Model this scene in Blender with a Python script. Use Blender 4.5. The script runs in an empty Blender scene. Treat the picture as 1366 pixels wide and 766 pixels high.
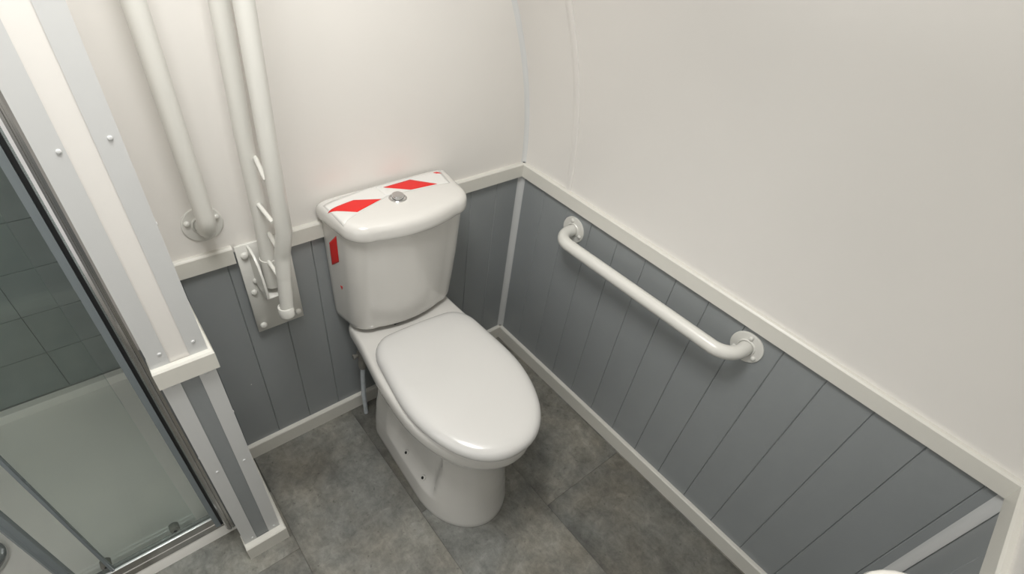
import bpy, bmesh, math, random
from mathutils import Vector, Matrix
from mathutils.bvhtree import BVHTree
random.seed(7)
C = bpy.context.scene.collection
S = bpy.context.scene

# ------------------------------------------------------------ camera
# focal length in pixels and principal point of the 1366x766 frame
FPX, CX, CY = 685.7, 656.5, 423.1
CAM = Vector((-1.0649, -1.0783, 1.4876))
YAW, PITCH, ROLL = 0.755, -0.746, 0.1292
fw = Vector((math.sin(YAW)*math.cos(PITCH), math.cos(YAW)*math.cos(PITCH), math.sin(PITCH)))
r0 = fw.cross(Vector((0, 0, 1))).normalized(); u0 = r0.cross(fw)
rt = r0*math.cos(ROLL) + u0*math.sin(ROLL); up = -r0*math.sin(ROLL) + u0*math.cos(ROLL)
cd = bpy.data.cameras.new('camera'); cam = bpy.data.objects.new('camera', cd); C.objects.link(cam)
cam.matrix_world = Matrix(((rt.x, up.x, -fw.x, CAM.x), (rt.y, up.y, -fw.y, CAM.y), (rt.z, up.z, -fw.z, CAM.z), (0, 0, 0, 1)))
cd.sensor_fit = 'HORIZONTAL'; cd.sensor_width = 36.0; cd.lens = FPX*36.0/1366
cd.shift_x = (683-CX)/1366; cd.shift_y = (CY-383)/1366
cd.clip_start = 0.01
S.camera = cam

# ------------------------------------------------------------ light, exposure
w = bpy.data.worlds.new('world'); S.world = w; w.use_nodes = True
w.node_tree.nodes['Background'].inputs[0].default_value = (0.8, 0.85, 0.9, 1)
w.node_tree.nodes['Background'].inputs[1].default_value = 0.3
S.view_settings.view_transform = 'Standard'; S.view_settings.look = 'None'
S.view_settings.gamma = 1; S.view_settings.use_curve_mapping = False
S.view_settings.exposure = 0.0
LAMP = Vector((-0.95, -0.60, 2.085))
def area(name, loc, sx, sy, power, col, rot=(0, 0, 0)):
    l = bpy.data.lights.new(name, 'AREA'); l.shape = 'RECTANGLE'; l.size = sx; l.size_y = sy
    l.energy = power; l.color = col
    o = bpy.data.objects.new(name, l); C.objects.link(o); o.location = loc; o.rotation_euler = rot
    return o
area('ceiling_lamp_light', LAMP, 0.42, 0.42, 15.7, (1.0, 0.996, 0.98))
# added soft fill from the left, standing before the closed wall
area('added_left_fill', (-2.02, -0.85, 1.15), 1.7, 1.2, 4.2, (0.97, 0.98, 1.0), (0, -math.pi/2, 0))

# ------------------------------------------------------------ materials
def srgb(r, g, b):
    f = lambda c: (c/255/12.92 if c/255 <= .04045 else ((c/255+.055)/1.055)**2.4)
    return (f(r), f(g), f(b), 1)
def mat(name, col, rough=.5, metal=0, coat=0, noise=None, bump=None, spec=.5):
    m = bpy.data.materials.new(name); m.use_nodes = True
    nt = m.node_tree; b = nt.nodes['Principled BSDF']
    b.inputs['Base Color'].default_value = col; b.inputs['Roughness'].default_value = rough
    b.inputs['Metallic'].default_value = metal; b.inputs['Coat Weight'].default_value = coat
    b.inputs['Coat Roughness'].default_value = .05; b.inputs['Specular IOR Level'].default_value = spec
    tc = nt.nodes.new('ShaderNodeTexCoord')
    if noise:                                   # (scale, amount)
        n = nt.nodes.new('ShaderNodeTexNoise'); n.inputs['Scale'].default_value = noise[0]; n.inputs['Detail'].default_value = 5
        nt.links.new(tc.outputs['Object'], n.inputs['Vector'])
        mr = nt.nodes.new('ShaderNodeMapRange'); mr.inputs['From Min'].default_value = .3; mr.inputs['From Max'].default_value = .7
        mr.inputs['To Min'].default_value = 1-noise[1]; mr.inputs['To Max'].default_value = 1+noise[1]*.4
        nt.links.new(n.outputs['Fac'], mr.inputs['Value'])
        mx = nt.nodes.new('ShaderNodeMix'); mx.data_type = 'RGBA'; mx.blend_type = 'MULTIPLY'; mx.inputs[0].default_value = 1
        mx.inputs[6].default_value = col
        nt.links.new(mr.outputs[0], mx.inputs[7]); nt.links.new(mx.outputs[2], b.inputs['Base Color'])
    if bump:                                    # (scale, strength)
        n = nt.nodes.new('ShaderNodeTexNoise'); n.inputs['Scale'].default_value = bump[0]; n.inputs['Detail'].default_value = 3
        nt.links.new(tc.outputs['Object'], n.inputs['Vector'])
        bp = nt.nodes.new('ShaderNodeBump'); bp.inputs['Strength'].default_value = bump[1]; bp.inputs['Distance'].default_value = .002
        nt.links.new(n.outputs['Fac'], bp.inputs['Height']); nt.links.new(bp.outputs[0], b.inputs['Normal'])
    return m
WALL = mat('white_wall_panel', srgb(227, 224, 219), .32, noise=(3, .02), bump=(60, .06))
CEIL = mat('ceiling_white', srgb(232, 230, 225), .5)
TRIM = mat('cream_trim', srgb(212, 210, 202), .35, bump=(90, .15))
STRIP = mat('cool_white_pvc', srgb(200, 201, 200), .4)
STRIPU = mat('off_white_cove', srgb(214, 215, 214), .35)
GREY = mat('grey_cladding', srgb(143, 147, 148), .3, noise=(8, .04), bump=(70, .05))
GREYT = mat('grey_cladding_end', srgb(138, 142, 143), .45, bump=(200, .2))
CERAM = mat('white_ceramic', srgb(209, 207, 202), .18, coat=.6)
SEATM = mat('white_seat_plastic', srgb(203, 202, 199), .2, coat=.3)
RAIL = mat('white_powder_coat', srgb(213, 212, 206), .3, coat=.2)
CHROME = mat('chrome', (.62, .62, .62, 1), .12, 1)
LIP = mat('bright_anodised_edge', (.92, .92, .93, 1), .35, .7)
ALU = mat('brushed_aluminium', (.58, .57, .56, 1), .2, 1, noise=(30, .06))
DARK = mat('black_gasket', srgb(32, 34, 36), .5)
HOLE = mat('dark_hole', srgb(25, 24, 22), .8)
PVCB = mat('blue_grey_seal', srgb(122, 130, 133), .35)
TRAY = mat('shower_tray_acrylic', srgb(242, 240, 234), .3, noise=(6, .03))
PIPE = mat('translucent_white_pipe', srgb(196, 202, 206), .4, noise=(40, .15))
VALVE = mat('dull_grey_plastic', srgb(120, 118, 112), .45)
RED = mat('red_tape', srgb(214, 30, 26), .4)
TAPEW = mat('white_tape', srgb(215, 214, 210), .35)
GROUT = mat('dark_joint', srgb(86, 86, 80), .8)
GROUTL = mat('pale_grout', srgb(170, 174, 172), .8)
SUB = mat('wall_core', srgb(70, 73, 76), .8)
BOWL = mat('basin_ceramic', srgb(229, 227, 220), .2, coat=.6)
TILE = mat('grey_green_tile', srgb(150, 157, 156), .25, noise=(9, .1))
def glass_mat():
    m = bpy.data.materials.new('tinted_safety_glass'); m.use_nodes = True; nt = m.node_tree
    for n in list(nt.nodes):
        if n.type == 'BSDF_PRINCIPLED': nt.nodes.remove(n)
    out = nt.nodes['Material Output']
    t = nt.nodes.new('ShaderNodeBsdfTransparent'); t.inputs[0].default_value = (.985, .998, .99, 1)
    g = nt.nodes.new('ShaderNodeBsdfGlossy'); g.inputs['Roughness'].default_value = .02; g.inputs[0].default_value = (.9, 1, .97, 1)
    lw = nt.nodes.new('ShaderNodeLayerWeight'); lw.inputs[0].default_value = .5
    pw = nt.nodes.new('ShaderNodeMath'); pw.operation = 'POWER'; pw.inputs[1].default_value = 4
    nt.links.new(lw.outputs['Facing'], pw.inputs[0])
    f = nt.nodes.new('ShaderNodeMapRange'); f.inputs['To Min'].default_value = .03; f.inputs['To Max'].default_value = .9
    nt.links.new(pw.outputs[0], f.inputs[0])
    mx = nt.nodes.new('ShaderNodeMixShader')
    nt.links.new(f.outputs[0], mx.inputs[0]); nt.links.new(t.outputs[0], mx.inputs[1]); nt.links.new(g.outputs[0], mx.inputs[2])
    nt.links.new(mx.outputs[0], out.inputs['Surface'])
    return m
GLASS = glass_mat()
def emis(name, col, s):
    m = bpy.data.materials.new(name); m.use_nodes = True; b = m.node_tree.nodes['Principled BSDF']
    b.inputs['Emission Color'].default_value = col; b.inputs['Emission Strength'].default_value = s
    return m
LAMPM = emis('lamp_diffuser', (1, .97, .92, 1), 4)
def plank_mat():
    """stone-look vinyl: concrete mottling, streaks along the plank, dark pits, darker printed edges"""
    m = bpy.data.materials.new('stone_vinyl_plank'); m.use_nodes = True; nt = m.node_tree; b = nt.nodes['Principled BSDF']
    N = nt.nodes.new; L = nt.links.new
    tc = N('ShaderNodeTexCoord'); oi = N('ShaderNodeObjectInfo')
    off = N('ShaderNodeVectorMath'); off.operation = 'ADD'
    cmb = N('ShaderNodeCombineXYZ'); mul = N('ShaderNodeMath'); mul.operation = 'MULTIPLY'; mul.inputs[1].default_value = 13
    L(oi.outputs['Random'], mul.inputs[0]); L(mul.outputs[0], cmb.inputs[0]); L(mul.outputs[0], cmb.inputs[1])
    L(tc.outputs['Object'], off.inputs[0]); L(cmb.outputs[0], off.inputs[1])
    def noise(scale, detail, rough=.6, dist=0, vec=None):
        n = N('ShaderNodeTexNoise'); n.inputs['Scale'].default_value = scale; n.inputs['Detail'].default_value = detail
        n.inputs['Roughness'].default_value = rough; n.inputs['Distortion'].default_value = dist
        L(vec or off.outputs[0], n.inputs['Vector']); return n.outputs['Fac']
    def rng(s, a, b_, c, d):
        r = N('ShaderNodeMapRange'); L(s, r.inputs[0]); r.inputs[1].default_value = a; r.inputs[2].default_value = b_
        r.inputs[3].default_value = c; r.inputs[4].default_value = d; return r.outputs[0]
    def mulv(a, b_):
        r = N('ShaderNodeMath'); r.operation = 'MULTIPLY'; L(a, r.inputs[0]); L(b_, r.inputs[1]); return r.outputs[0]
    mp = N('ShaderNodeMapping'); mp.inputs['Scale'].default_value = (14, 2.2, 1); L(off.outputs[0], mp.inputs[0])
    big = rng(noise(5.5, 6, .65, .5), .34, .66, .62, 1.26)
    mid = rng(noise(34, 10, .75, .4), .34, .66, .70, 1.24)
    streak = rng(noise(3, 6, .7, 1.2, mp.outputs[0]), .35, .7, .9, 1.06)
    pits = rng(noise(70, 3, .6), .62, .74, 1.0, .55)
    # printed darker border of each plank (generated coordinates)
    sp = N('ShaderNodeSeparateXYZ'); L(tc.outputs['Generated'], sp.inputs[0])
    def edge(s, wd):
        a = N('ShaderNodeMath'); a.operation = 'SUBTRACT'; L(s, a.inputs[0]); a.inputs[1].default_value = .5
        c = N('ShaderNodeMath'); c.operation = 'ABSOLUTE'; L(a.outputs[0], c.inputs[0]); return rng(c.outputs[0], .5-wd, .5, 1.0, .8)
    v = mulv(mulv(big, mid), mulv(streak, pits)); v = mulv(v, edge(sp.outputs[0], .1))
    sc = N('ShaderNodeSeparateColor'); L(oi.outputs['Color'], sc.inputs[0]); v = mulv(v, sc.outputs[0])
    hue = rng(noise(4, 3), .35, .65, 0, 1)
    mc = N('ShaderNodeMix'); mc.data_type = 'RGBA'; L(hue, mc.inputs[0])
    mc.inputs[6].default_value = srgb(122, 123, 118); mc.inputs[7].default_value = srgb(131, 127, 116)
    mx = N('ShaderNodeMix'); mx.data_type = 'RGBA'; mx.blend_type = 'MULTIPLY'; mx.inputs[0].default_value = 1
    L(mc.outputs[2], mx.inputs[6]); L(v, mx.inputs[7]); L(mx.outputs[2], b.inputs['Base Color'])
    b.inputs['Roughness'].default_value = .5
    bp = N('ShaderNodeBump'); bp.inputs['Strength'].default_value = .25; bp.inputs['Distance'].default_value = .001
    L(mid, bp.inputs['Height']); L(bp.outputs[0], b.inputs['Normal'])
    return m
PLANK = plank_mat()

# ------------------------------------------------------------ helpers
def obj(name, bm, m, parent=None, smooth=None, loc=None):
    me = bpy.data.meshes.new(name)
    bmesh.ops.recalc_face_normals(bm, faces=bm.faces[:])
    bm.to_mesh(me); bm.free()
    me.materials.append(m)
    if smooth is not None:
        me.polygons.foreach_set('use_smooth', [True]*len(me.polygons))
        me.set_sharp_from_angle(angle=math.radians(smooth))
    o = bpy.data.objects.new(name, me); C.objects.link(o)
    if parent: o.parent = parent
    if loc is not None: o.location = loc
    return o
def tag(o, label=None, cat=None, group=None, kind=None):
    if label: o['label'] = label
    if cat: o['category'] = cat
    if group: o['group'] = group
    if kind: o['kind'] = kind
    return o
def empty(name, loc=(0, 0, 0)):
    o = bpy.data.objects.new(name, None); C.objects.link(o); o.location = loc; o.empty_display_size = .05
    return o
def struct(o, label=None, cat=None): return tag(o, label, cat, kind='structure')
def box(bm, x0, x1, y0, y1, z0, z1, bev=0, seg=2):
    vs = [bm.verts.new((x, y, z)) for x in (x0, x1) for y in (y0, y1) for z in (z0, z1)]
    fs = [(0, 1, 3, 2), (4, 6, 7, 5), (0, 4, 5, 1), (2, 3, 7, 6), (0, 2, 6, 4), (1, 5, 7, 3)]
    faces = [bm.faces.new([vs[i] for i in f]) for f in fs]
    if bev:
        es = list({e for f in faces for e in f.edges})
        bmesh.ops.bevel(bm, geom=es, offset=bev, segments=seg, affect='EDGES', profile=.5)
def boxo(name, b, m, parent=None, bev=0, seg=2):
    bm = bmesh.new(); box(bm, *b, bev=bev, seg=seg); return obj(name, bm, m, parent, 40 if bev else None)
def prism(bm, prof, a, b, frame):
    """extrude a closed 2D profile from a to b; frame(u, v, w) -> point"""
    A = [bm.verts.new(frame(u, v, a)) for u, v in prof]; B = [bm.verts.new(frame(u, v, b)) for u, v in prof]
    n = len(prof)
    for i in range(n): bm.faces.new([A[i], A[(i+1) % n], B[(i+1) % n], B[i]])
    bm.faces.new(A[::-1]); bm.faces.new(B)
def loft(bm, rings, cap0=True, cap1=True):
    V = [[bm.verts.new(p) for p in r] for r in rings]; n = len(rings[0])
    for a, b in zip(V, V[1:]):
        for i in range(n): bm.faces.new([a[i], a[(i+1) % n], b[(i+1) % n], b[i]])
    if cap0: bm.faces.new(V[0][::-1])
    if cap1: bm.faces.new(V[-1])
    return V
def fillet(pts, rad, n=8):
    """round the corners of a polyline"""
    P = [Vector(p) for p in pts]; out = [P[0]]
    for i in range(1, len(P)-1):
        a, b, c = P[i-1], P[i], P[i+1]; d1 = (a-b).normalized(); d2 = (c-b).normalized()
        ang = d1.angle(d2)
        if ang > 3.1: out.append(b); continue
        t = rad/math.tan(ang/2); bis = (d1+d2).normalized(); cen = b+bis*(rad/math.sin(ang/2))
        s, e = b+d1*t-cen, b+d2*t-cen; th = s.angle(e)
        for k in range(n+1):
            f = k/n; out.append(cen+(s*math.sin((1-f)*th)+e*math.sin(f*th))/math.sin(th))
    out.append(P[-1]); return out
def tube(bm, pts, r, seg=20, caps=True):
    P = [Vector(p) for p in pts]; rad = r if isinstance(r, (list, tuple)) else [r]*len(P)
    t = (P[1]-P[0]).normalized(); nrm = t.orthogonal().normalized(); rings = []
    for i, p in enumerate(P):
        if i == 0: tt = P[1]-P[0]
        elif i == len(P)-1: tt = P[-1]-P[-2]
        else: tt = (P[i+1]-p).normalized()+(p-P[i-1]).normalized()
        tt.normalize(); nrm = (nrm-tt*nrm.dot(tt)).normalized(); bn = tt.cross(nrm)
        rings.append([p+(nrm*math.cos(a)+bn*math.sin(a))*rad[i] for a in [2*math.pi*k/seg for k in range(seg)]])
    loft(bm, rings, caps, caps)
def dome(bm, c, n, r, h, seg=14, base=0.0):
    """button-headed cap on a surface at c with normal n"""
    n = Vector(n).normalized(); a = n.orthogonal().normalized(); b = n.cross(a); c = Vector(c)
    prof = [(1, 0), (1, base), (.94, base+(h-base)*.45), (.74, base+(h-base)*.78), (.4, base+(h-base)*.95)]
    rings = [[c+n*z+(a*math.cos(t)+b*math.sin(t))*r*s for t in [2*math.pi*k/seg for k in range(seg)]] for s, z in prof]
    loft(bm, rings)
def disc(bm, c, n, prof, seg=32):
    """turned shape: prof = [(radius, height along n), ...]"""
    n = Vector(n).normalized(); a = n.orthogonal().normalized(); b = n.cross(a); c = Vector(c)
    loft(bm, [[c+n*z+(a*math.cos(t)+b*math.sin(t))*r for t in [2*math.pi*k/seg for k in range(seg)]] for r, z in prof])

# ------------------------------------------------------------ setting
Z0D, Z1D = .719, .762          # dado rail
ZSK = .057                     # skirting height
YF = -1.348                    # front wall at the right corner
XP0, XP1, YPE = -1.112, -1.020, -.293   # shower partition: left, right face, end face
# floor with its planks
fl = boxo('floor', (-2.05, .03, -1.75, .60, -.05, -.006), GROUT); struct(fl, 'grey stone-look vinyl plank floor', 'floor')
cols = [(-.018, .0), (-.345, -.018), (-.672, -.345), (-1.0, -.672), (-1.327, -1.0), (-1.654, -1.327), (-1.98, -1.654)]
cuts = {0: [-.3], 1: [-.67], 2: [-.465], 3: [-.86], 4: [-.357], 5: [-.75], 6: [-.2]}
tones = {(1, 0): .97, (1, 1): .78, (2, 0): .66, (2, 1): 1.03, (3, 0): .96, (4, 0): 1.12, (4, 1): 1.02}
for ci, (a, b) in enumerate(cols):
    ys = [.0] + [c for c in cuts[ci]]
    while ys[-1] > -1.7: ys.append(max(ys[-1]-1.0, -1.72))
    if ci >= 4: ys[0] = -.15
    ys = sorted(set(ys), reverse=True)
    for k in range(len(ys)-1):
        y1, y0 = ys[k], ys[k+1]
        if y1-y0 < .03: continue
        bm = bmesh.new(); wx, wy = (b-a)/2-.0002, (y1-y0)/2-.0002
        box(bm, -wx, wx, -wy, wy, -.006, 0)
        es = [e for e in bm.edges if all(v.co.z > -.001 for v in e.verts)]
        bmesh.ops.bevel(bm, geom=es, offset=.0004, segments=1, affect='EDGES')
        p = obj('floor_plank', bm, PLANK, fl, loc=((a+b)/2, (y0+y1)/2, 0))
        t = tones.get((ci, k), random.uniform(.9, 1.05)); p.color = (t, t, t, 1)

def board(wid, z0, z1):
    """one cladding board: width along local x, front face at y=0, chamfered long edges"""
    c = .0017; g = .00025
    prof = [(g, .0042), (g, c), (g+c, 0), (wid-g-c, 0), (wid-g, c), (wid-g, .0042)]
    bm = bmesh.new(); prism(bm, prof, z0, z1, lambda u, v, w_: (u, v, w_)); return bm
def boards(parent, edges, frame_rot, loc_of, z0=.03, z1=.74, m=None, name='board'):
    cache = {}
    for a, b in zip(edges, edges[1:]):
        wd = round(abs(b-a), 4)
        if wd not in cache:
            bm = board(wd, z0, z1); me = bpy.data.meshes.new(name); bmesh.ops.recalc_face_normals(bm, faces=bm.faces[:]); bm.to_mesh(me); bm.free()
            me.materials.append(m or GREY); cache[wd] = me
        o = bpy.data.objects.new(name, cache[wd]); C.objects.link(o); o.parent = parent
        o.location = loc_of(a); o.rotation_euler = (0, 0, frame_rot)

# back wall: flat white panel above, grey boards below
wb = boxo('wall_back', (-1.03, .04, .004, .07, -.01, 2.2), GREY); struct(wb, 'toilet-side back wall, white above a dado and grey boards below', 'wall')
boxo('upper_panel', (-1.021, .02, 0, .008, .742, 2.15), WALL, wb)
be = [0] + [-(.1004+.1003*k) for k in range(10)] + [-1.021]
be = sorted(be); boards(wb, be, 0, lambda a: (a, 0, 0))
# the small white fleck on a board
bm = bmesh.new(); dome(bm, (-.937, -.0002, .307), (0, -1, 0), .0018, .0006, 8); obj('paint_fleck', bm, TAPEW, wb)

# right wall: curved inwards above the dado like a barrel roof
def wx(z):
    t = max(0, z-.75); return -.53*t*t if t < .57 else -.53*.57**2-(t-.57)*.604
wr = empty('wall_right'); struct(wr, 'long right wall, white and curving inwards above, grey boards below', 'wall')
bm = bmesh.new(); zz = [.735+k*.03 for k in range(48)]
prof = [(wx(z), z) for z in zz]+[(wx(z)+.05, z) for z in reversed(zz)]
prism(bm, prof, .05, -1.9, lambda u, v, w_: (u, w_, v)); obj('upper_panel', bm, WALL, wr, 40)
bm = bmesh.new(); box(bm, .004, .06, -1.9, .05, -.01, .74); obj('wall_core', bm, GREY, wr)
re_ = [0] + [-(.1105+.1*k) for k in range(13)] + [YF-.01]
boards(wr, re_, -math.pi/2, lambda a: (0, a, 0))
# raised joint strip of the curved panels
bm = bmesh.new(); zs = [.76+k*.03 for k in range(46)]
for sgn in (1,):
    prof = [(-.0045, -.007), (-.0045, .007), (-.003, .0095), (.001, .0105), (.001, -.0105), (-.003, -.0095)]
    rings = [[(wx(z)+u, -.198+v, z) for u, v in prof] for z in zs]; loft(bm, rings)
obj('joint_strip', bm, WALL, wr, 30)

# front wall behind the camera side, set slightly out of square
ang = math.radians(4.0)
wf = empty('wall_front', (0, YF, 0)); wf.rotation_euler = (0, 0, ang); struct(wf, 'front wall with grey boards and dado in the lower right corner', 'wall')
def fobj(name, b, m, bev=0):
    o = boxo(name, b, m, wf, bev); return o
fobj('upper_panel', (-2.1, .03, -.06, 0, .742, 2.2), WALL); fobj('wall_core', (-2.1, .03, -.06, -.004, -.01, .74), GREY)
fe = [-.0, -.128, -.228, -.328, -.428, -.528, -.628, -.728, -.828, -.928, -1.028, -1.5, -2.05]
boards(wf, fe, math.pi, lambda a: (a, 0, 0))

# rail and skirting profiles: (outwards from the wall, height)
DADO = [(0, Z0D), (.012, Z0D), (.012, Z1D-.0045), (.0095, Z1D-.0008), (.0085, Z1D), (0, Z1D)]
SKIRT = [(0, 0), (.013, 0), (.013, ZSK-.004), (.011, ZSK-.0008), (.010, ZSK), (0, ZSK)]
tn = [0]
def trim(prof, a, b, frame, name=None, lab=None, parent=None):
    bm = bmesh.new(); prism(bm, prof, a, b, frame)
    if parent is not None: return obj(name, bm, TRIM, parent, 30)
    if name is None: tn[0] += 1; name = 'trim_%d' % tn[0]
    o = obj(name, bm, TRIM, None, 30); struct(o, lab, 'trim'); return o
BK = lambda u, v, w_: (w_, -u, v)
RK = lambda u, v, w_: (-u, w_, v)
trim(DADO, XP1, -.884, BK, lab='short cream dado rail on back wall left of the white hinge plate')
trim(DADO, -.757, -.0005, BK, lab='cream dado rail on back wall running behind the cistern to the corner')
trim(DADO, -.0, YF+.004, RK, lab='long cream dado rail on the right wall')
trim(SKIRT, XP1, -.0005, BK, 'baseboard_back', 'cream skirting along the back wall')
trim(SKIRT, 0, YF+.004, RK, 'baseboard_right', 'cream skirting along the right wall')
c_, s_ = math.cos(ang), math.sin(ang)
def FK(u, v, w_): return (w_*c_-u*s_, YF+w_*s_+u*c_, v)
trim(DADO, -.001, -2.0, FK, lab='cream dado rail along the front wall at lower right')
trim(SKIRT, -.001, -2.0, FK, 'baseboard_front', 'cream skirting along the front wall')
# quadrant strips in the corners
def quad(cx, cy, sx, sy, z0, z1, r, m, lab, curve=False):
    bm = bmesh.new()
    prof = [(0, 0)]+[(r*(1-math.sin(t)), r*(1-math.cos(t))) for t in [math.pi/2*k/6 for k in range(7)]]
    n = 46 if curve else 1; rings = []
    for k in range(n+1):
        z = z0+(z1-z0)*k/n; ox = wx(z) if curve else 0
        rings.append([(cx+ox+sx*u, cy+sy*v, z) for u, v in prof])
    loft(bm, rings); tn[0] += 1; o = obj('trim_%d' % tn[0], bm, m, None, 40); struct(o, lab, 'trim')
quad(0, 0, -1, -1, ZSK, Z0D+.001, .0165, STRIP, 'pale vertical corner strip between back wall and right wall below the dado')
quad(.001, 0, -1, -1, Z1D-.001, 2.1, .013, STRIPU, 'thin curved corner strip between back wall and right wall above the dado', True)
quad(0, YF, -1, 1, ZSK, Z0D+.001, .018, STRIP, 'pale vertical corner strip between right wall and front wall')

# shower partition whose end faces the room
wp = empty('wall_left', (0, 0, 0)); struct(wp, 'thin partition wall between shower and toilet, end capped with riveted strips', 'wall')
boxo('upper_panel', (XP0+.001, XP1-.001, YPE+.0015, .60, Z1D-.02, 2.15), WALL, wp)
boxo('lower_panel', (XP0+.001, XP1-.001, YPE+.0015, .60, 0, Z1D-.02), GREYT, wp)
def angle_strip(x_out, sgn, z0, z1):
    """L-shaped corner angle: leg on the end face, leg on the side face"""
    t = .0016; L1 = .030; L2 = .03
    pr = [(0, 0), (L1, 0), (L1, t), (t, t), (t, L2), (0, L2)]
    bm = bmesh.new(); prism(bm, pr, z0, z1, lambda u, v, w_: (x_out+sgn*u, YPE-.0002+v, w_)); return obj('corner_angle', bm, STRIP, wp, 30)
for zz0, zz1 in ((ZSK, Z0D), (Z1D, 2.15)):
    angle_strip(XP0, 1, zz0, zz1); angle_strip(XP1, -1, zz0, zz1)
def cap_trim(prof, name):
    """a trim wrapped round the partition end with mitred corners"""
    bm = bmesh.new(); path = [(XP0, -.262), (XP0, YPE), (XP1, YPE), (XP1, 0)]
    nrm = [(-1, 0), (-1, -1), (1, -1), (1, 0)]; sc = [.25, .25, .6, .9]
    rings = []
    for (px_, py_), (nx, ny), k in zip(path, nrm, sc):
        rings.append([(px_+nx*u*k, py_+ny*u*(1 if ny else 0), v) for u, v in prof])
    loft(bm, rings); return obj(name, bm, TRIM, wp, 30)
cap_trim(DADO, 'dado_cap'); cap_trim([(u*1.35, v) for u, v in SKIRT], 'skirting_cap')
riv = [(-1.089, 1.156), (-1.032, 1.162), (-1.091, .790), (-1.037, .791), (-1.0935, .707), (-1.0375, .707),
       (-1.094, .408), (-1.037, .403), (-1.091, .072), (-1.034, .070)]
bm = bmesh.new(); dome(bm, (0, 0, 0), (0, -1, 0), .0033, .0022, 12, .0006)
me = bpy.data.meshes.new('rivet'); bmesh.ops.recalc_face_normals(bm, faces=bm.faces[:]); bm.to_mesh(me); bm.free(); me.materials.append(STRIP)
me.polygons.foreach_set('use_smooth', [True]*len(me.polygons))
for x, z in riv:
    o = bpy.data.objects.new('rivet', me); C.objects.link(o); o.parent = wp; o.location = (x, YPE-.0002, z)
for x, z, rz in ((XP1, 1.02, math.pi/2), (XP1, .555, math.pi/2), (XP1, 1.315, math.pi/2), (XP0, .46, -math.pi/2)):
    o = bpy.data.objects.new('rivet', me); C.objects.link(o); o.parent = wp; o.location = (x, YPE+.016, z); o.rotation_euler = (0, 0, rz)

# shower recess: tiled back wall, side wall; rest of the room shell
ws = boxo('wall_shower_back', (-2.05, XP0, .557, .60, -.01, 2.2), GROUTL); struct(ws, 'tiled back wall of the shower seen through the glass', 'wall')
zj = [-.10, .044, .2015, .348, .4945, .641, .7875, .934, 1.0805, 1.227, 1.3735, 1.52, 1.6665, 1.813, 1.96, 2.11]
xj = [XP0, -1.235, -1.382, -1.529, -1.676, -1.823, -1.97]
tiles = {}
for zi, (z0, z1) in enumerate(zip(zj[1:], zj[2:])):
    xs = [XP0, -1.382, -1.676, -1.97]
    for a, b in zip(xs, xs[1:]):
        key = (round(a-b, 4), round(z1-z0, 4))
        if key not in tiles:
            bm = bmesh.new(); g = .0007; box(bm, g, key[0]-g, -.004, .004, g, key[1]-g, .0008, 1)
            me2 = bpy.data.meshes.new('tile'); bmesh.ops.recalc_face_normals(bm, faces=bm.faces[:]); bm.to_mesh(me2); bm.free(); me2.materials.append(TILE); tiles[key] = me2
        o = bpy.data.objects.new('tile', tiles[key]); C.objects.link(o); o.parent = ws; o.location = (b, .557, z0)
struct(boxo('wall_shower_side', (-2.05, -1.97, -.25, .60, -.01, 2.2), TILE), 'side wall of the shower', 'wall')
struct(boxo('wall_far_left', (-2.10, -2.03, -1.75, -.2, -.01, 2.2), WALL), 'white wall left of the camera', 'wall')
struct(boxo('ceiling', (-2.1, .06, -1.75, .60, 2.12, 2.2), CEIL), 'white ceiling', 'ceiling')

# ------------------------------------------------------------ toilet
TCX = -.494
def outline(W, yb, yf, L, rc, inset=0, bow=0, pinch=None, z=0, pw=2.0, taper=0, tr=(.33, .27)):
    """closed symmetric plan outline, rear at yb, front ellipse of length L ending at yf"""
    W -= inset; yb -= inset; yf += inset; rc = max(.004, rc-inset); L = max(.01, L-inset*.6)
    R = []
    for k in range(5): x = (W-rc)*k/4; R.append((x, yb+bow*(1-(x/W)**2)))
    yb2 = yb+bow*(1-((W-rc)/W)**2)
    for k in range(1, 8): t = math.pi/2*k/7; R.append((W-rc+rc*math.sin(t), yb2-rc+rc*math.cos(t)))
    y0, y1 = yb2-rc, yf+L
    for k in range(1, 15): R.append((W, y0+(y1-y0)*k/15))
    for k in range(0, 17):
        t = math.pi/2*k/16
        R.append((W*max(0, math.cos(t))**(2/pw), y1-L*math.sin(t)**(2/pw)))
    if taper: R = [(x*(1-taper*sm((y+tr[0])/tr[1])), y) for x, y in R]
    if pinch: R = [(x-pinch(x, y, z), y) if x > W*.5 else (x, y) for x, y in R]
    Lh = [(-x, y) for x, y in R[1:-1]][::-1]
    return [(x, y, z) for x, y in R+Lh]
toilet = empty('toilet', (TCX, 0, 0))
tag(toilet, 'white close-coupled toilet with closed lid standing in the corner', 'toilet')
PR = Matrix.Rotation(math.radians(-2.8), 4, 'Z')
def sm(t): t = max(0, min(1, t)); return t*t*(3-2*t)
def pinch(x, y, z):
    # recessed side panel above the foot
    d = .026*sm((-.225-y)/.022)*sm((y+.485)/.022)*sm((z-.085)/.022)*sm((.31-z)/.07)
    return d
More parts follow.
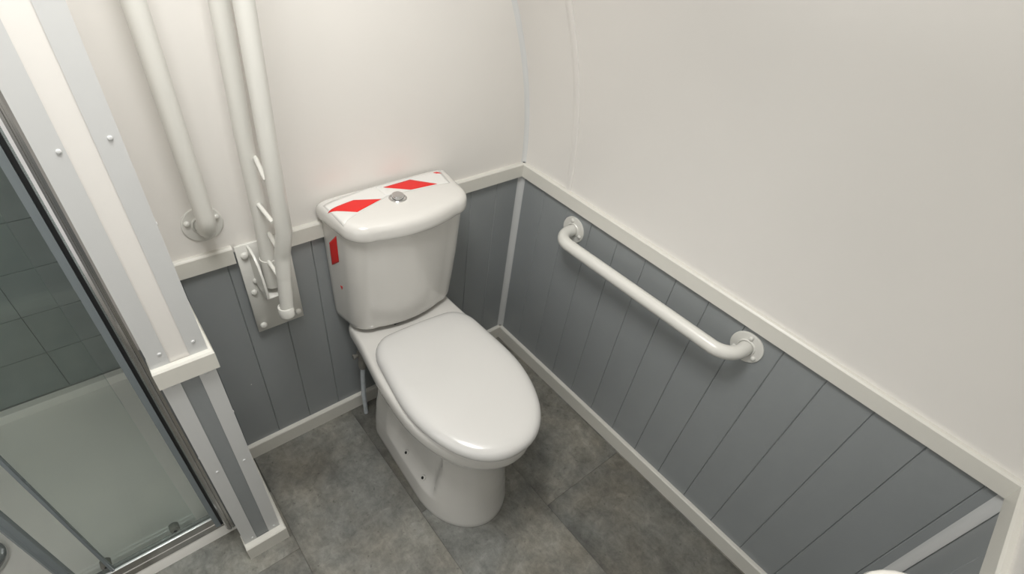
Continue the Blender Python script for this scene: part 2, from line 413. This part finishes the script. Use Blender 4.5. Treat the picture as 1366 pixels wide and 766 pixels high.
lv = [(0, .141, -.105, -.606, .185, .05), (.004, .142, -.105, -.607, .185, .05), (.02, .141, -.104, -.604, .18, .05), (.045, .139, -.103, -.598, .18, .05),
      (.07, .137, -.102, -.592, .17, .05), (.085, .135, -.102, -.589, .17, .05), (.10, .133, -.101, -.585, .165, .05), (.13, .130, -.1, -.580, .16, .05), (.17, .123, -.1, -.568, .16, .05), (.21, .117, -.1, -.561, .16, .05),
      (.245, .115, -.095, -.559, .17, .05), (.275, .120, -.090, -.567, .18, .05), (.305, .132, -.088, -.589, .20, .045), (.33, .148, -.085, -.607, .22, .045),
      (.352, .160, -.075, -.624, .245, .04), (.367, .168, -.055, -.636, .26, .04), (.376, .1725, -.036, -.642, .27, .035), (.384, .176, -.034, -.647, .275, .035),
      (.395, .178, -.033, -.650, .28, .035), (.412, .178, -.033, -.650, .28, .035), (.422, .1765, -.034, -.649, .28, .035), (.429, .173, -.037, -.645, .28, .033), (.432, .167, -.042, -.640, .28, .03)]
rings = [[PR @ Vector(p) for p in outline(W_, yb, yf, L_, rc_, pinch=pinch, z=z, taper=.105*sm((z-.25)/.1))] for z, W_, yb, yf, L_, rc_ in lv]
rings.append([PR @ Vector(p) for p in outline(.10, -.10, -.57, .2, .03, z=.432)])
bm = bmesh.new(); loft(bm, rings); pan = obj('pan', bm, CERAM, toilet, 50)
# fixing holes on the foot ledge
for hx, hy, hz in ((-.1225, -.323, .0955), (-.1225, -.424, .0975)):
    bm = bmesh.new(); p = PR @ Vector((hx, hy, hz)); disc(bm, p, (-.75, 0, .66), [(.0085, -.012), (.0085, .0012), (.0078, .0018), (.0050, .0018)], 16); ho = obj('screw_cap', bm, CERAM, pan, 40)
    bm = bmesh.new(); disc(bm, p+Vector((-.0013, 0, .0012)), (-.75, 0, .66), [(.0046, -.003), (.0046, .0004)], 14); obj('screw_hole', bm, HOLE, pan)
# seat ring and lid
def shell(levels, name, m, **kw):
    bm = bmesh.new(); rings = [[PR @ Vector(p) for p in outline(kw['W'], kw['yb'], kw['yf'], kw['L'], kw['rc'], inset=i, bow=kw.get('bow', 0), z=z, pw=kw.get('pw', 2), taper=.12, tr=(.46, .32))] for z, i in levels]
    loft(bm, rings); return obj(name, bm, m, toilet, 60)
shell([(.4325, .012), (.434, .010), (.441, .010), (.443, .013)], 'seat', SEATM, W=.1715, yb=-.17, yf=-.656, L=.29, rc=.07, pw=2.22)
shell([(.4385, .012), (.4375, .004), (.4385, .0015), (.442, 0), (.449, 0), (.4555, .0018), (.461, .005), (.4655, .010), (.469, .017), (.4715, .027), (.4735, .045), (.475, .075), (.4757, .11)],
      'lid', SEATM, W=.1725, yb=-.176, yf=-.659, L=.29, rc=.075, bow=.008, pw=2.22)
for sx in (-.07, .07):
    bm = bmesh.new(); tube(bm, [(sx-.018, -.172, .441), (sx+.018, -.172, .441)], .0075, 14); obj('hinge', bm, SEATM, toilet, 40)
# cistern body and cistern lid
def cring(W, yf, rc, z, bow=.02, yb=-.004, taper=.0):
    R = []
    for k in range(5): R.append(((W-.006)*k/4, yb))
    R.append((W-.002, yb-.0015)); R.append((W, yb-.006))
    yc = yf+bow+rc
    for k in range(1, 7): y = yb-.006+(yc-yb+.006)*k/6; R.append((W-taper*k/6, y))
    We = W-taper
    for k in range(1, 10): t = math.pi/2*k/9; R.append((We-rc+rc*math.cos(t), yc-rc*math.sin(t)))
    xe = We-rc
    for k in range(1, 9): x = xe*(1-k/8); R.append((x, yf+bow*(x/xe)**2))
    Lh = [(-x, y) for x, y in R[1:-1]][::-1]
    return [(x, y, z) for x, y in R+Lh]
bm = bmesh.new()
cl = [(.452, .160, -.126, .050), (.448, .166, -.132, .055), (.449, .170, -.1365, .058), (.454, .1735, -.140, .060), (.47, .175, -.143, .060), (.55, .1765, -.153, .058), (.65, .1775, -.163, .056), (.76, .178, -.172, .055), (.786, .178, -.173, .055)]
loft(bm, [cring(W_, yf, rc, z, .018, taper=.010) for z, W_, yf, rc in cl]); cist = obj('cistern', bm, CERAM, toilet, 45)
bm = bmesh.new()
ll = [(.780, .178, -.180, .055), (.777, .183, -.187, .06), (.778, .186, -.190, .062), (.782, .1875, -.192, .063), (.790, .1875, -.192, .063), (.800, .187, -.191, .062), (.8075, .185, -.189, .061), (.813, .181, -.185, .058), (.8165, .176, -.180, .054), (.8188, .169, -.173, .05), (.8202, .157, -.161, .045), (.821, .13, -.135, .035)]
loft(bm, [cring(W_, yf, rc, z, .020, yb=-.004 if z < .80 else -.004-(z-.80)*.45, taper=.012) for z, W_, yf, rc in ll]); clid = obj('cistern_lid', bm, CERAM, toilet, 60)
bm = bmesh.new(); box(bm, -.05, .05, -.12, -.03, .428, .452); obj('coupling_gasket', bm, DARK, toilet)
BX, BY = -.502-TCX, -.089
bm = bmesh.new(); disc(bm, (BX, BY, .8195), (0, 0, 1), [(.0225, 0), (.0225, .002), (.021, .0035), (.0175, .0035), (.0165, .001)], 36); ring = obj('flush_button_ring', bm, CHROME, toilet, 35)
bm = bmesh.new(); disc(bm, (BX, BY, .8200), (0, 0, 1), [(.0150, 0), (.0150, .009), (.0142, .0108), (.012, .0115), (.004, .0113)], 36); obj('flush_button', bm, CHROME, toilet, 35)

# supply pipe and valve behind the pan
sp = empty('water_supply_pipe', (-.632, -.050, 0)); tag(sp, 'thin white water pipe with grey valve rising from floor left of the pan', 'pipe')
bm = bmesh.new(); tube(bm, [(0, 0, .0005), (-.001, 0, .1), (.004, .002, .19), (.008, .002, .235)], .0075, 16); obj('pipe', bm, PIPE, sp, 60)
bm = bmesh.new(); disc(bm, (.008, .002, .228), (0, 0, 1), [(.011, 0), (.0135, .003), (.0135, .03), (.0115, .034), (.0115, .05), (.014, .053), (.014, .075), (.009, .08), (.009, .11)], 12); obj('valve_body', bm, VALVE, sp, 30)
bm = bmesh.new(); disc(bm, (-.004, .002, .292), (-1, 0, 0), [(.007, -.01), (.007, .010), (.009, .011), (.009, .016), (.004, .017)], 12); obj('valve_screw', bm, VALVE, sp, 30)

# ------------------------------------------------------------ barrier tape on the cistern
def bvh_of(*obs):
    vs, fs = [], []
    for o in obs:
        mw = Matrix.Translation((TCX, 0, 0)); b0 = len(vs)
        vs += [mw @ v.co for v in o.data.vertices]; fs += [[b0+i for i in p.vertices] for p in o.data.polygons]
    return BVHTree.FromPolygons(vs, fs)
bv = bvh_of(cist, clid)
def hit_top(x, y):
    h = bv.ray_cast(Vector((x, y, 1.2)), Vector((0, 0, -1)))
    return h
def hit_side(y, z):
    h = bv.ray_cast(Vector((-1.2, y, z)), Vector((1, 0, 0)))
    return h
def patch(name, quad4, hitf, m, parent, off, n=14, k=6):
    """bilinear quad (a,b,c,d) laid on the porcelain; u along a-b, v along a-d"""
    bm = bmesh.new(); G = []
    a, b, c, d = [Vector((*q, 0)) for q in quad4]
    for i in range(n+1):
        row = []
        for j in range(k+1):
            u, v = i/n, j/k; p = (a*(1-u)+b*u)*(1-v)+(d*(1-u)+c*u)*v
            h = hitf(p.x, p.y)
            row.append(h[0]+h[1]*off if h[0] is not None else None)
        G.append(row)
    V = [[bm.verts.new(q) if q is not None else None for q in r] for r in G]
    for i in range(n):
        for j in range(k):
            f = [V[i][j], V[i+1][j], V[i+1][j+1], V[i][j+1]]
            if all(f): bm.faces.new(f)
    for v in [v for v in bm.verts if not v.link_faces]: bm.verts.remove(v)
    o = obj(name, bm, m, parent, 60)
    md = o.modifiers.new('thickness', 'SOLIDIFY'); md.thickness = .0003; md.offset = 0
    return o
tape = empty('barrier_tape', (TCX, 0, 0)); tag(tape, 'red and white barrier tape stuck over the cistern lid and down its left side', 'tape')
tape_l = []
def tp(name, q, hf, m, off, **kw):
    o = patch(name, q, hf, m, tape, off, **kw); o.matrix_parent_inverse = Matrix.Translation((TCX, 0, 0)).inverted(); return o
tp('white_strip', [(-.669, -.030), (-.518, -.010), (-.518, -.070), (-.664, -.122)], hit_top, TAPEW, .0004, n=26, k=10)
tp('white_strip', [(-.524, -.010), (-.330, -.012), (-.345, -.088), (-.524, -.068)], hit_top, TAPEW, .0006, n=20, k=8)
tp('red_diamond', [(-.671, -.058), (-.600, -.0488), (-.540, -.0765), (-.617, -.1005)], hit_top, RED, .0011, n=18, k=10)
tp('red_diamond', [(-.5093, -.0298), (-.4292, -.0275), (-.3795, -.0797), (-.4547, -.0726)], hit_top, RED, .0013, n=12, k=8)
tp('red_diamond', [(-.356, -.024), (-.344, -.0235), (-.336, -.036), (-.350, -.031)], hit_top, RED, .0011, n=4, k=3)
tp('red_diamond', [(-.0358, .7146), (-.0747, .7561), (-.0701, .6752), (-.0321, .6425)], hit_side, RED, .0009, n=10, k=10)
tp('red_diamond', [(-.0577, .590), (-.0682, .593), (-.0660, .583), (-.0624, .578)], hit_side, RED, .0008, n=4, k=4)

# ------------------------------------------------------------ grab rails
def flange(parent, c, n, rr=.041, angs=(30, 150, 270), caps=True):
    bm = bmesh.new(); disc(bm, c, n, [(rr, 0), (rr, .0028), (rr-.0015, .0040), (.023, .0046), (.021, .007), (.0195, .0072), (.0195, .005)], 40); f = obj('flange', bm, RAIL, parent, 35)
    n = Vector(n).normalized(); ax = Vector((0, 0, 1)); side = n.cross(ax).normalized()
    for a in angs:
        q = Vector(c)+(side*math.cos(math.radians(a))+ax*math.sin(math.radians(a)))*.0305+n*.004
        bm = bmesh.new(); dome(bm, q, n, .0062, .0062, 14, .001); obj('screw_cap', bm, RAIL, f, 60)
def grab_rail(name, a, b, n, so, lab, angs_a, angs_b, r=.0175, za=None):
    o = empty(name, (0, 0, 0)); tag(o, lab, 'grab rail', 'white tubular grab rails')
    a, b, n = Vector(a), Vector(b), Vector(n)
    bm = bmesh.new(); pts = fillet([a+n*.003, a+n*so, b+n*so, b+n*.003], .052, 12); tube(bm, pts, r, 24); obj('tube', bm, RAIL, o, 60)
    flange(o, a, n, angs=angs_a); flange(o, b, n, angs=angs_b); return o
grab_rail('grab_rail', (0, -.252, .655), (0, -.838, .663), (-1, 0, 0), .0735,
          'white grab rail fixed horizontally on the grey boards of the right wall', (75, 195, 300), (90, 210, 325))
grab_rail('grab_rail', (-.924, 0, .833), (-.924, 0, 1.433), (0, -1, 0), .0635,
          'white vertical grab rail on the back wall beside the shower partition', (20, 160, 270), (20, 160, 90))

# folding support arm, folded up against the wall
fa = empty('folding_support_rail', (-.82, 0, .63)); tag(fa, 'white hinged support arm folded up on a rectangular wall plate beside the cistern', 'support rail')
OFF = Matrix.Translation((.82, 0, -.63))
def fo(name, bm, m, sm_=50, parent=None):
    bmesh.ops.transform(bm, matrix=OFF, verts=bm.verts[:]); return obj(name, bm, m, parent or fa, sm_)
bm = bmesh.new(); box(bm, -.881, -.761, -.0175, -.0125, .497, .765, .0008, 1)
box(bm, -.874, -.768, -.013, 0, .503, .757)
plate = fo('wall_plate', bm, RAIL)
for x, z, r in ((-.865, .737, .0085), (-.855, .660, .0075), (-.866, .628, .0075), (-.866, .517, .0085), (-.774, .520, .0085), (-.774, .737, .0085)):
    bm = bmesh.new(); dome(bm, (x, -.0175, z), (0, -1, 0), r, r*.85, 16, .002); fo('bolt_cap', bm, RAIL, 60, plate)
# hinge cheek: a bent flat bar standing off the plate
def strap(x0, prof, wid, name):
    bm = bmesh.new(); t = .0045; rings = []
    P = [Vector((0, y, z)) for y, z in prof]
    for i, p in enumerate(P):
        tt = (P[min(i+1, len(P)-1)]-P[max(i-1, 0)]).normalized(); nn = Vector((0, -tt.z, tt.y))
        a, b = p+nn*t/2, p-nn*t/2
        rings.append([(x0, a.y, a.z), (x0+wid, a.y, a.z), (x0+wid, b.y, b.z), (x0, b.y, b.z)])
    loft(bm, rings); return fo(name, bm, RAIL, 50)
# side cheeks of the U bracket, plates standing out of the wall plate
def cheek(x, name):
    bm = bmesh.new(); t = .005
    pr = [(-.0170, .762), (-.034, .762), (-.056, .755), (-.076, .737), (-.087, .708), (-.092, .675), (-.090, .655), (-.082, .647), (-.0170, .647)]
    prism(bm, pr, x, x+t, lambda u, v, w_: (w_, u, v))
    return fo(name, bm, RAIL, 30)
cheek(-.856, 'hinge_cheek'); cheek(-.796, 'hinge_cheek')
bm = bmesh.new(); box(bm, -.856, -.791, -.084, -.017, .645, .650, .001, 1); fo('hinge_floor', bm, RAIL)
rear = [(-.829, -.060, .668), (-.827, -.062, .74), (-.8205, -.062, .85), (-.8155, -.062, 1.03), (-.803, -.062, 1.255), (-.790, -.062, 1.47)]
bm = bmesh.new(); tube(bm, [rear[0], (-.8265, -.062, .745)], .0182, 24); fo('hinge_socket', bm, RAIL)
front = [(-.8035, -.150, .86), (-.799, -.150, 1.05), (-.7905, -.150, 1.27), (-.783, -.150, 1.47)]
bm = bmesh.new()
low = [(-.8275, -.128, .642), (-.818, -.128, .735)]
path = fillet([low[1], (-.812, -.130, .79), front[0]], .10, 6)
path = path[:-1]+front+[]
top = fillet([front[-2], (-.783, -.150, 1.50), (-.790, -.062, 1.50), rear[-2]], .042, 10)
hair = path[:-1]+top[1:-1]+[rear[-2], rear[-3], rear[-4], (-.8265, -.062, .74)]
tube(bm, [Vector(p) for p in hair], .0165, 24); fo('tube', bm, RAIL, 60)
bm = bmesh.new(); tube(bm, [low[0], (-.8172, -.1285, .745)], .0155, 24); fo('sleeve', bm, RAIL)
bm = bmesh.new(); disc(bm, (-.8300, -.128, .618), (.0, 0, 1), [(.014, 0), (.0172, .003), (.0178, .008), (.0178, .030), (.0168, .0315), (.0150, .0315), (.0150, .028)], 28); fo('end_cap', bm, RAIL, 40)
# pegs bridging the two tubes
for (a, b) in (((-.8065, -.072, .990), (-.8145, -.142, .974)), ((-.8225, -.072, .890), (-.8195, -.142, .882)), ((-.816, -.078, .8185), (-.8165, -.138, .800)), ((-.8300, -.076, .746), (-.8300, -.128, .741))):
    bm = bmesh.new(); A, B = Vector(a), Vector(b); tube(bm, [A, A+(B-A)*.1, B-(B-A)*.1, B], [.0035, .0048, .0048, .0035], 12); fo('peg', bm, RAIL)

# ------------------------------------------------------------ shower
tr = empty('shower_tray', (-1.5, .18, 0)); tag(tr, 'low white shower tray behind the glass', 'shower tray')
def so(name, bm, m, parent, org, sm_=40):
    bmesh.ops.translate(bm, vec=-Vector(org), verts=bm.verts[:]); return obj(name, bm, m, parent, sm_)
TO = (-1.5, .18, 0); X0, X1, Y0, Y1 = -1.968, XP0-.001, -.199, .552
bm = bmesh.new()
def rr(x0, x1, y0, y1, z): return [(x0, y0, z), (x1, y0, z), (x1, y1, z), (x0, y1, z)]
def rrr(x0, x1, y0, y1, r, z, n=6):
    out = []
    for cx, cy, a0 in ((x1-r, y1-r, 0), (x0+r, y1-r, 90), (x0+r, y0+r, 180), (x1-r, y0+r, 270)):
        for k in range(n+1): t = math.radians(a0+90*k/n); out.append((cx+r*math.cos(t), cy+r*math.sin(t), z))
    return out
loft(bm, [rrr(X0, X1, Y0-.004, Y1, .004, 0), rrr(X0, X1, Y0, Y1, .004, .034), rrr(X0+.001, X1, Y0+.003, Y1, .004, .040), rrr(X0+.003, X1-.002, Y0+.007, Y1-.002, .004, .042),
          rrr(X0+.035, X1-.028, Y0+.050, Y1-.028, .025, .042), rrr(X0+.038, X1-.031, Y0+.053, Y1-.031, .025, .039), rrr(X0+.044, X1-.037, Y0+.059, Y1-.037, .025, .018), rrr(X0+.06, X1-.055, Y0+.075, Y1-.055, .025, .013), rrr(X0+.20, X1-.2, Y0+.2, Y1-.2, .03, .009)])
so('tray_body', bm, TRAY, tr, TO)
bm = bmesh.new(); disc(bm, (-1.662, .060, .010), (0, 0, 1), [(.058, 0), (.062, .004), (.060, .011), (.050, .0155), (.02, .0175)], 40); dr = so('drain_cover', bm, CHROME, tr, TO)

en = empty('shower_enclosure', (-1.3, -.185, .042)); tag(en, 'chrome framed shower screen with fixed glass panel beside the partition', 'shower screen')
EO = (-1.3, -.185, .042)
XL = -1.9
bm = bmesh.new()   # wall profile, a channel with rounded nose
pr = [(XP0-.001, -.214), (XP0-.004, -.2185), (XP0-.008, -.2205), (XP0-.011, -.2205), (XP0-.0115, -.2185), (XP0-.0135, -.2185), (XP0-.0145, -.2215), (XP0-.018, -.2220), (XP0-.0225, -.2195), (XP0-.026, -.214), (XP0-.026, -.160), (XP0-.001, -.160)]
prism(bm, pr, .042, 1.93, lambda u, v, w_: (u, v, w_)); so('wall_profile', bm, ALU, en, EO, 25)
bm = bmesh.new(); box(bm, XP0-.0335, XP0-.0262, -.205, -.165, .060, 1.90); so('black_gasket', bm, DARK, en, EO)
bm = bmesh.new(); pr = [(XP0-.0337, -.208), (XP0-.0455, -.205), (XP0-.0455, -.172), (XP0-.0337, -.168)]
prism(bm, pr, .060, 1.90, lambda u, v, w_: (u, v, w_)); so('inner_profile', bm, PVCB, en, EO, 25)
bm = bmesh.new()   # bottom track
pr = [(-.2000, .0425), (-.1990, .060), (-.1990, .0640), (-.1970, .0660), (-.1965, .082), (-.1965, .0920), (-.1925, .0920), (-.1915, .078), (-.168, .078), (-.166, .0425)]
prism(bm, pr, XP0-.0265, XL, lambda u, v, w_: (w_, u, v)); so('bottom_track', bm, ALU, en, EO, 25)
bm = bmesh.new(); box(bm, XP0-.0265, XL, -.1975, -.1915, .0915, .0950, .0009, 2); so('chrome_lip', bm, LIP, en, EO)
bm = bmesh.new(); box(bm, -1.3825, XP0-.045, -.1935, -.1885, .075, 1.90); so('glass_pane', bm, GLASS, en, EO)
bm = bmesh.new(); box(bm, -1.3885, -1.3815, -.1965, -.1855, .091, 1.90, .001, 1); so('edge_seal', bm, PVCB, en, EO)
bm = bmesh.new(); box(bm, XL, XP0-.001, -.212, -.160, 1.90, 1.95, .002, 1); so('head_rail', bm, ALU, en, EO)

sd = empty('sliding_shower_door', (-1.32, -.178, .08)); tag(sd, 'sliding glass shower door with grey rollers and vertical edge seal', 'shower door')
DO = (-1.32, -.178, .08)
bm = bmesh.new(); box(bm, -1.452, -1.19, -.1785, -.1735, .092, 1.895); so('glass_pane', bm, GLASS, sd, DO)
bm = bmesh.new(); pr = [(-1.449, -.1855), (-1.449, -.1690), (-1.467, -.1690), (-1.471, -.172), (-1.471, -.181), (-1.466, -.1855), (-1.461, -.1835), (-1.455, -.1855)]
prism(bm, pr, .088, 1.895, lambda u, v, w_: (u, v, w_)); so('edge_seal', bm, PVCB, sd, DO, 25)
for rx in (-1.239, -1.392):
    bm = bmesh.new(); disc(bm, (rx, -.1870, .110), (0, 1, 0), [(.006, 0), (.0105, .0015), (.0115, .004), (.0115, .020), (.009, .022)], 20); ro = so('roller', bm, VALVE, sd, DO, 35)
    bm = bmesh.new(); disc(bm, (rx, -.1875, .110), (0, 1, 0), [(.003, -.001), (.0045, 0), (.0045, .003)], 12); so('axle', bm, DARK, ro, (0, 0, 0), 35); bpy.data.objects[-1] if False else None
for o in list(bpy.data.objects):
    if o.name.startswith('axle'): o.location = -Vector(DO)

# ------------------------------------------------------------ wash basin in the lower right corner
ba = empty('wash_basin', (0, 0, 0)); tag(ba, 'white ceramic rim of a small basin peeping in at bottom right', 'wash basin')
def brr(x0, x1, y0, y1, r, z): return rrr(x0, x1, y0, y1, r, z, 8)
bx1, by1, bx0, by0 = -.449, -1.200, -.85, -1.390
bm = bmesh.new(); r = .08
loft(bm, [brr(bx0+.06, bx1-.05, by0, by1-.04, .04, .755), brr(bx0+.02, bx1-.02, by0, by1-.015, .06, .815), brr(bx0+.004, bx1-.004, by0, by1-.003, .077, .86),
          brr(bx0, bx1, by0, by1, r, .872), brr(bx0+.002, bx1-.002, by0, by1-.002, r, .879), brr(bx0+.008, bx1-.008, by0, by1-.008, r-.006, .883), brr(bx0+.022, bx1-.022, by0+.05, by1-.022, .055, .882),
          brr(bx0+.03, bx1-.03, by0+.058, by1-.03, .048, .872), brr(bx0+.07, bx1-.07, by0+.08, by1-.06, .02, .80)])
obj('bowl', bm, BOWL, ba, 50)
bm = bmesh.new(); tube(bm, fillet([(-.66, -1.362, .875), (-.66, -1.362, .97), (-.66, -1.30, .965)], .02, 6), .011, 16); obj('tap', bm, CHROME, ba, 50)

# ------------------------------------------------------------ ceiling lamp
lm = empty('ceiling_lamp', (LAMP.x, LAMP.y, 2.12)); tag(lm, 'square white ceiling lamp above the toilet', 'ceiling lamp')
bm = bmesh.new(); box(bm, -.20, .20, -.20, .20, -.025, 0, .004, 2); obj('housing', bm, CEIL, lm)
bm = bmesh.new(); box(bm, -.18, .18, -.18, .18, -.030, -.024, .001, 1); obj('diffuser', bm, LAMPM, lm)
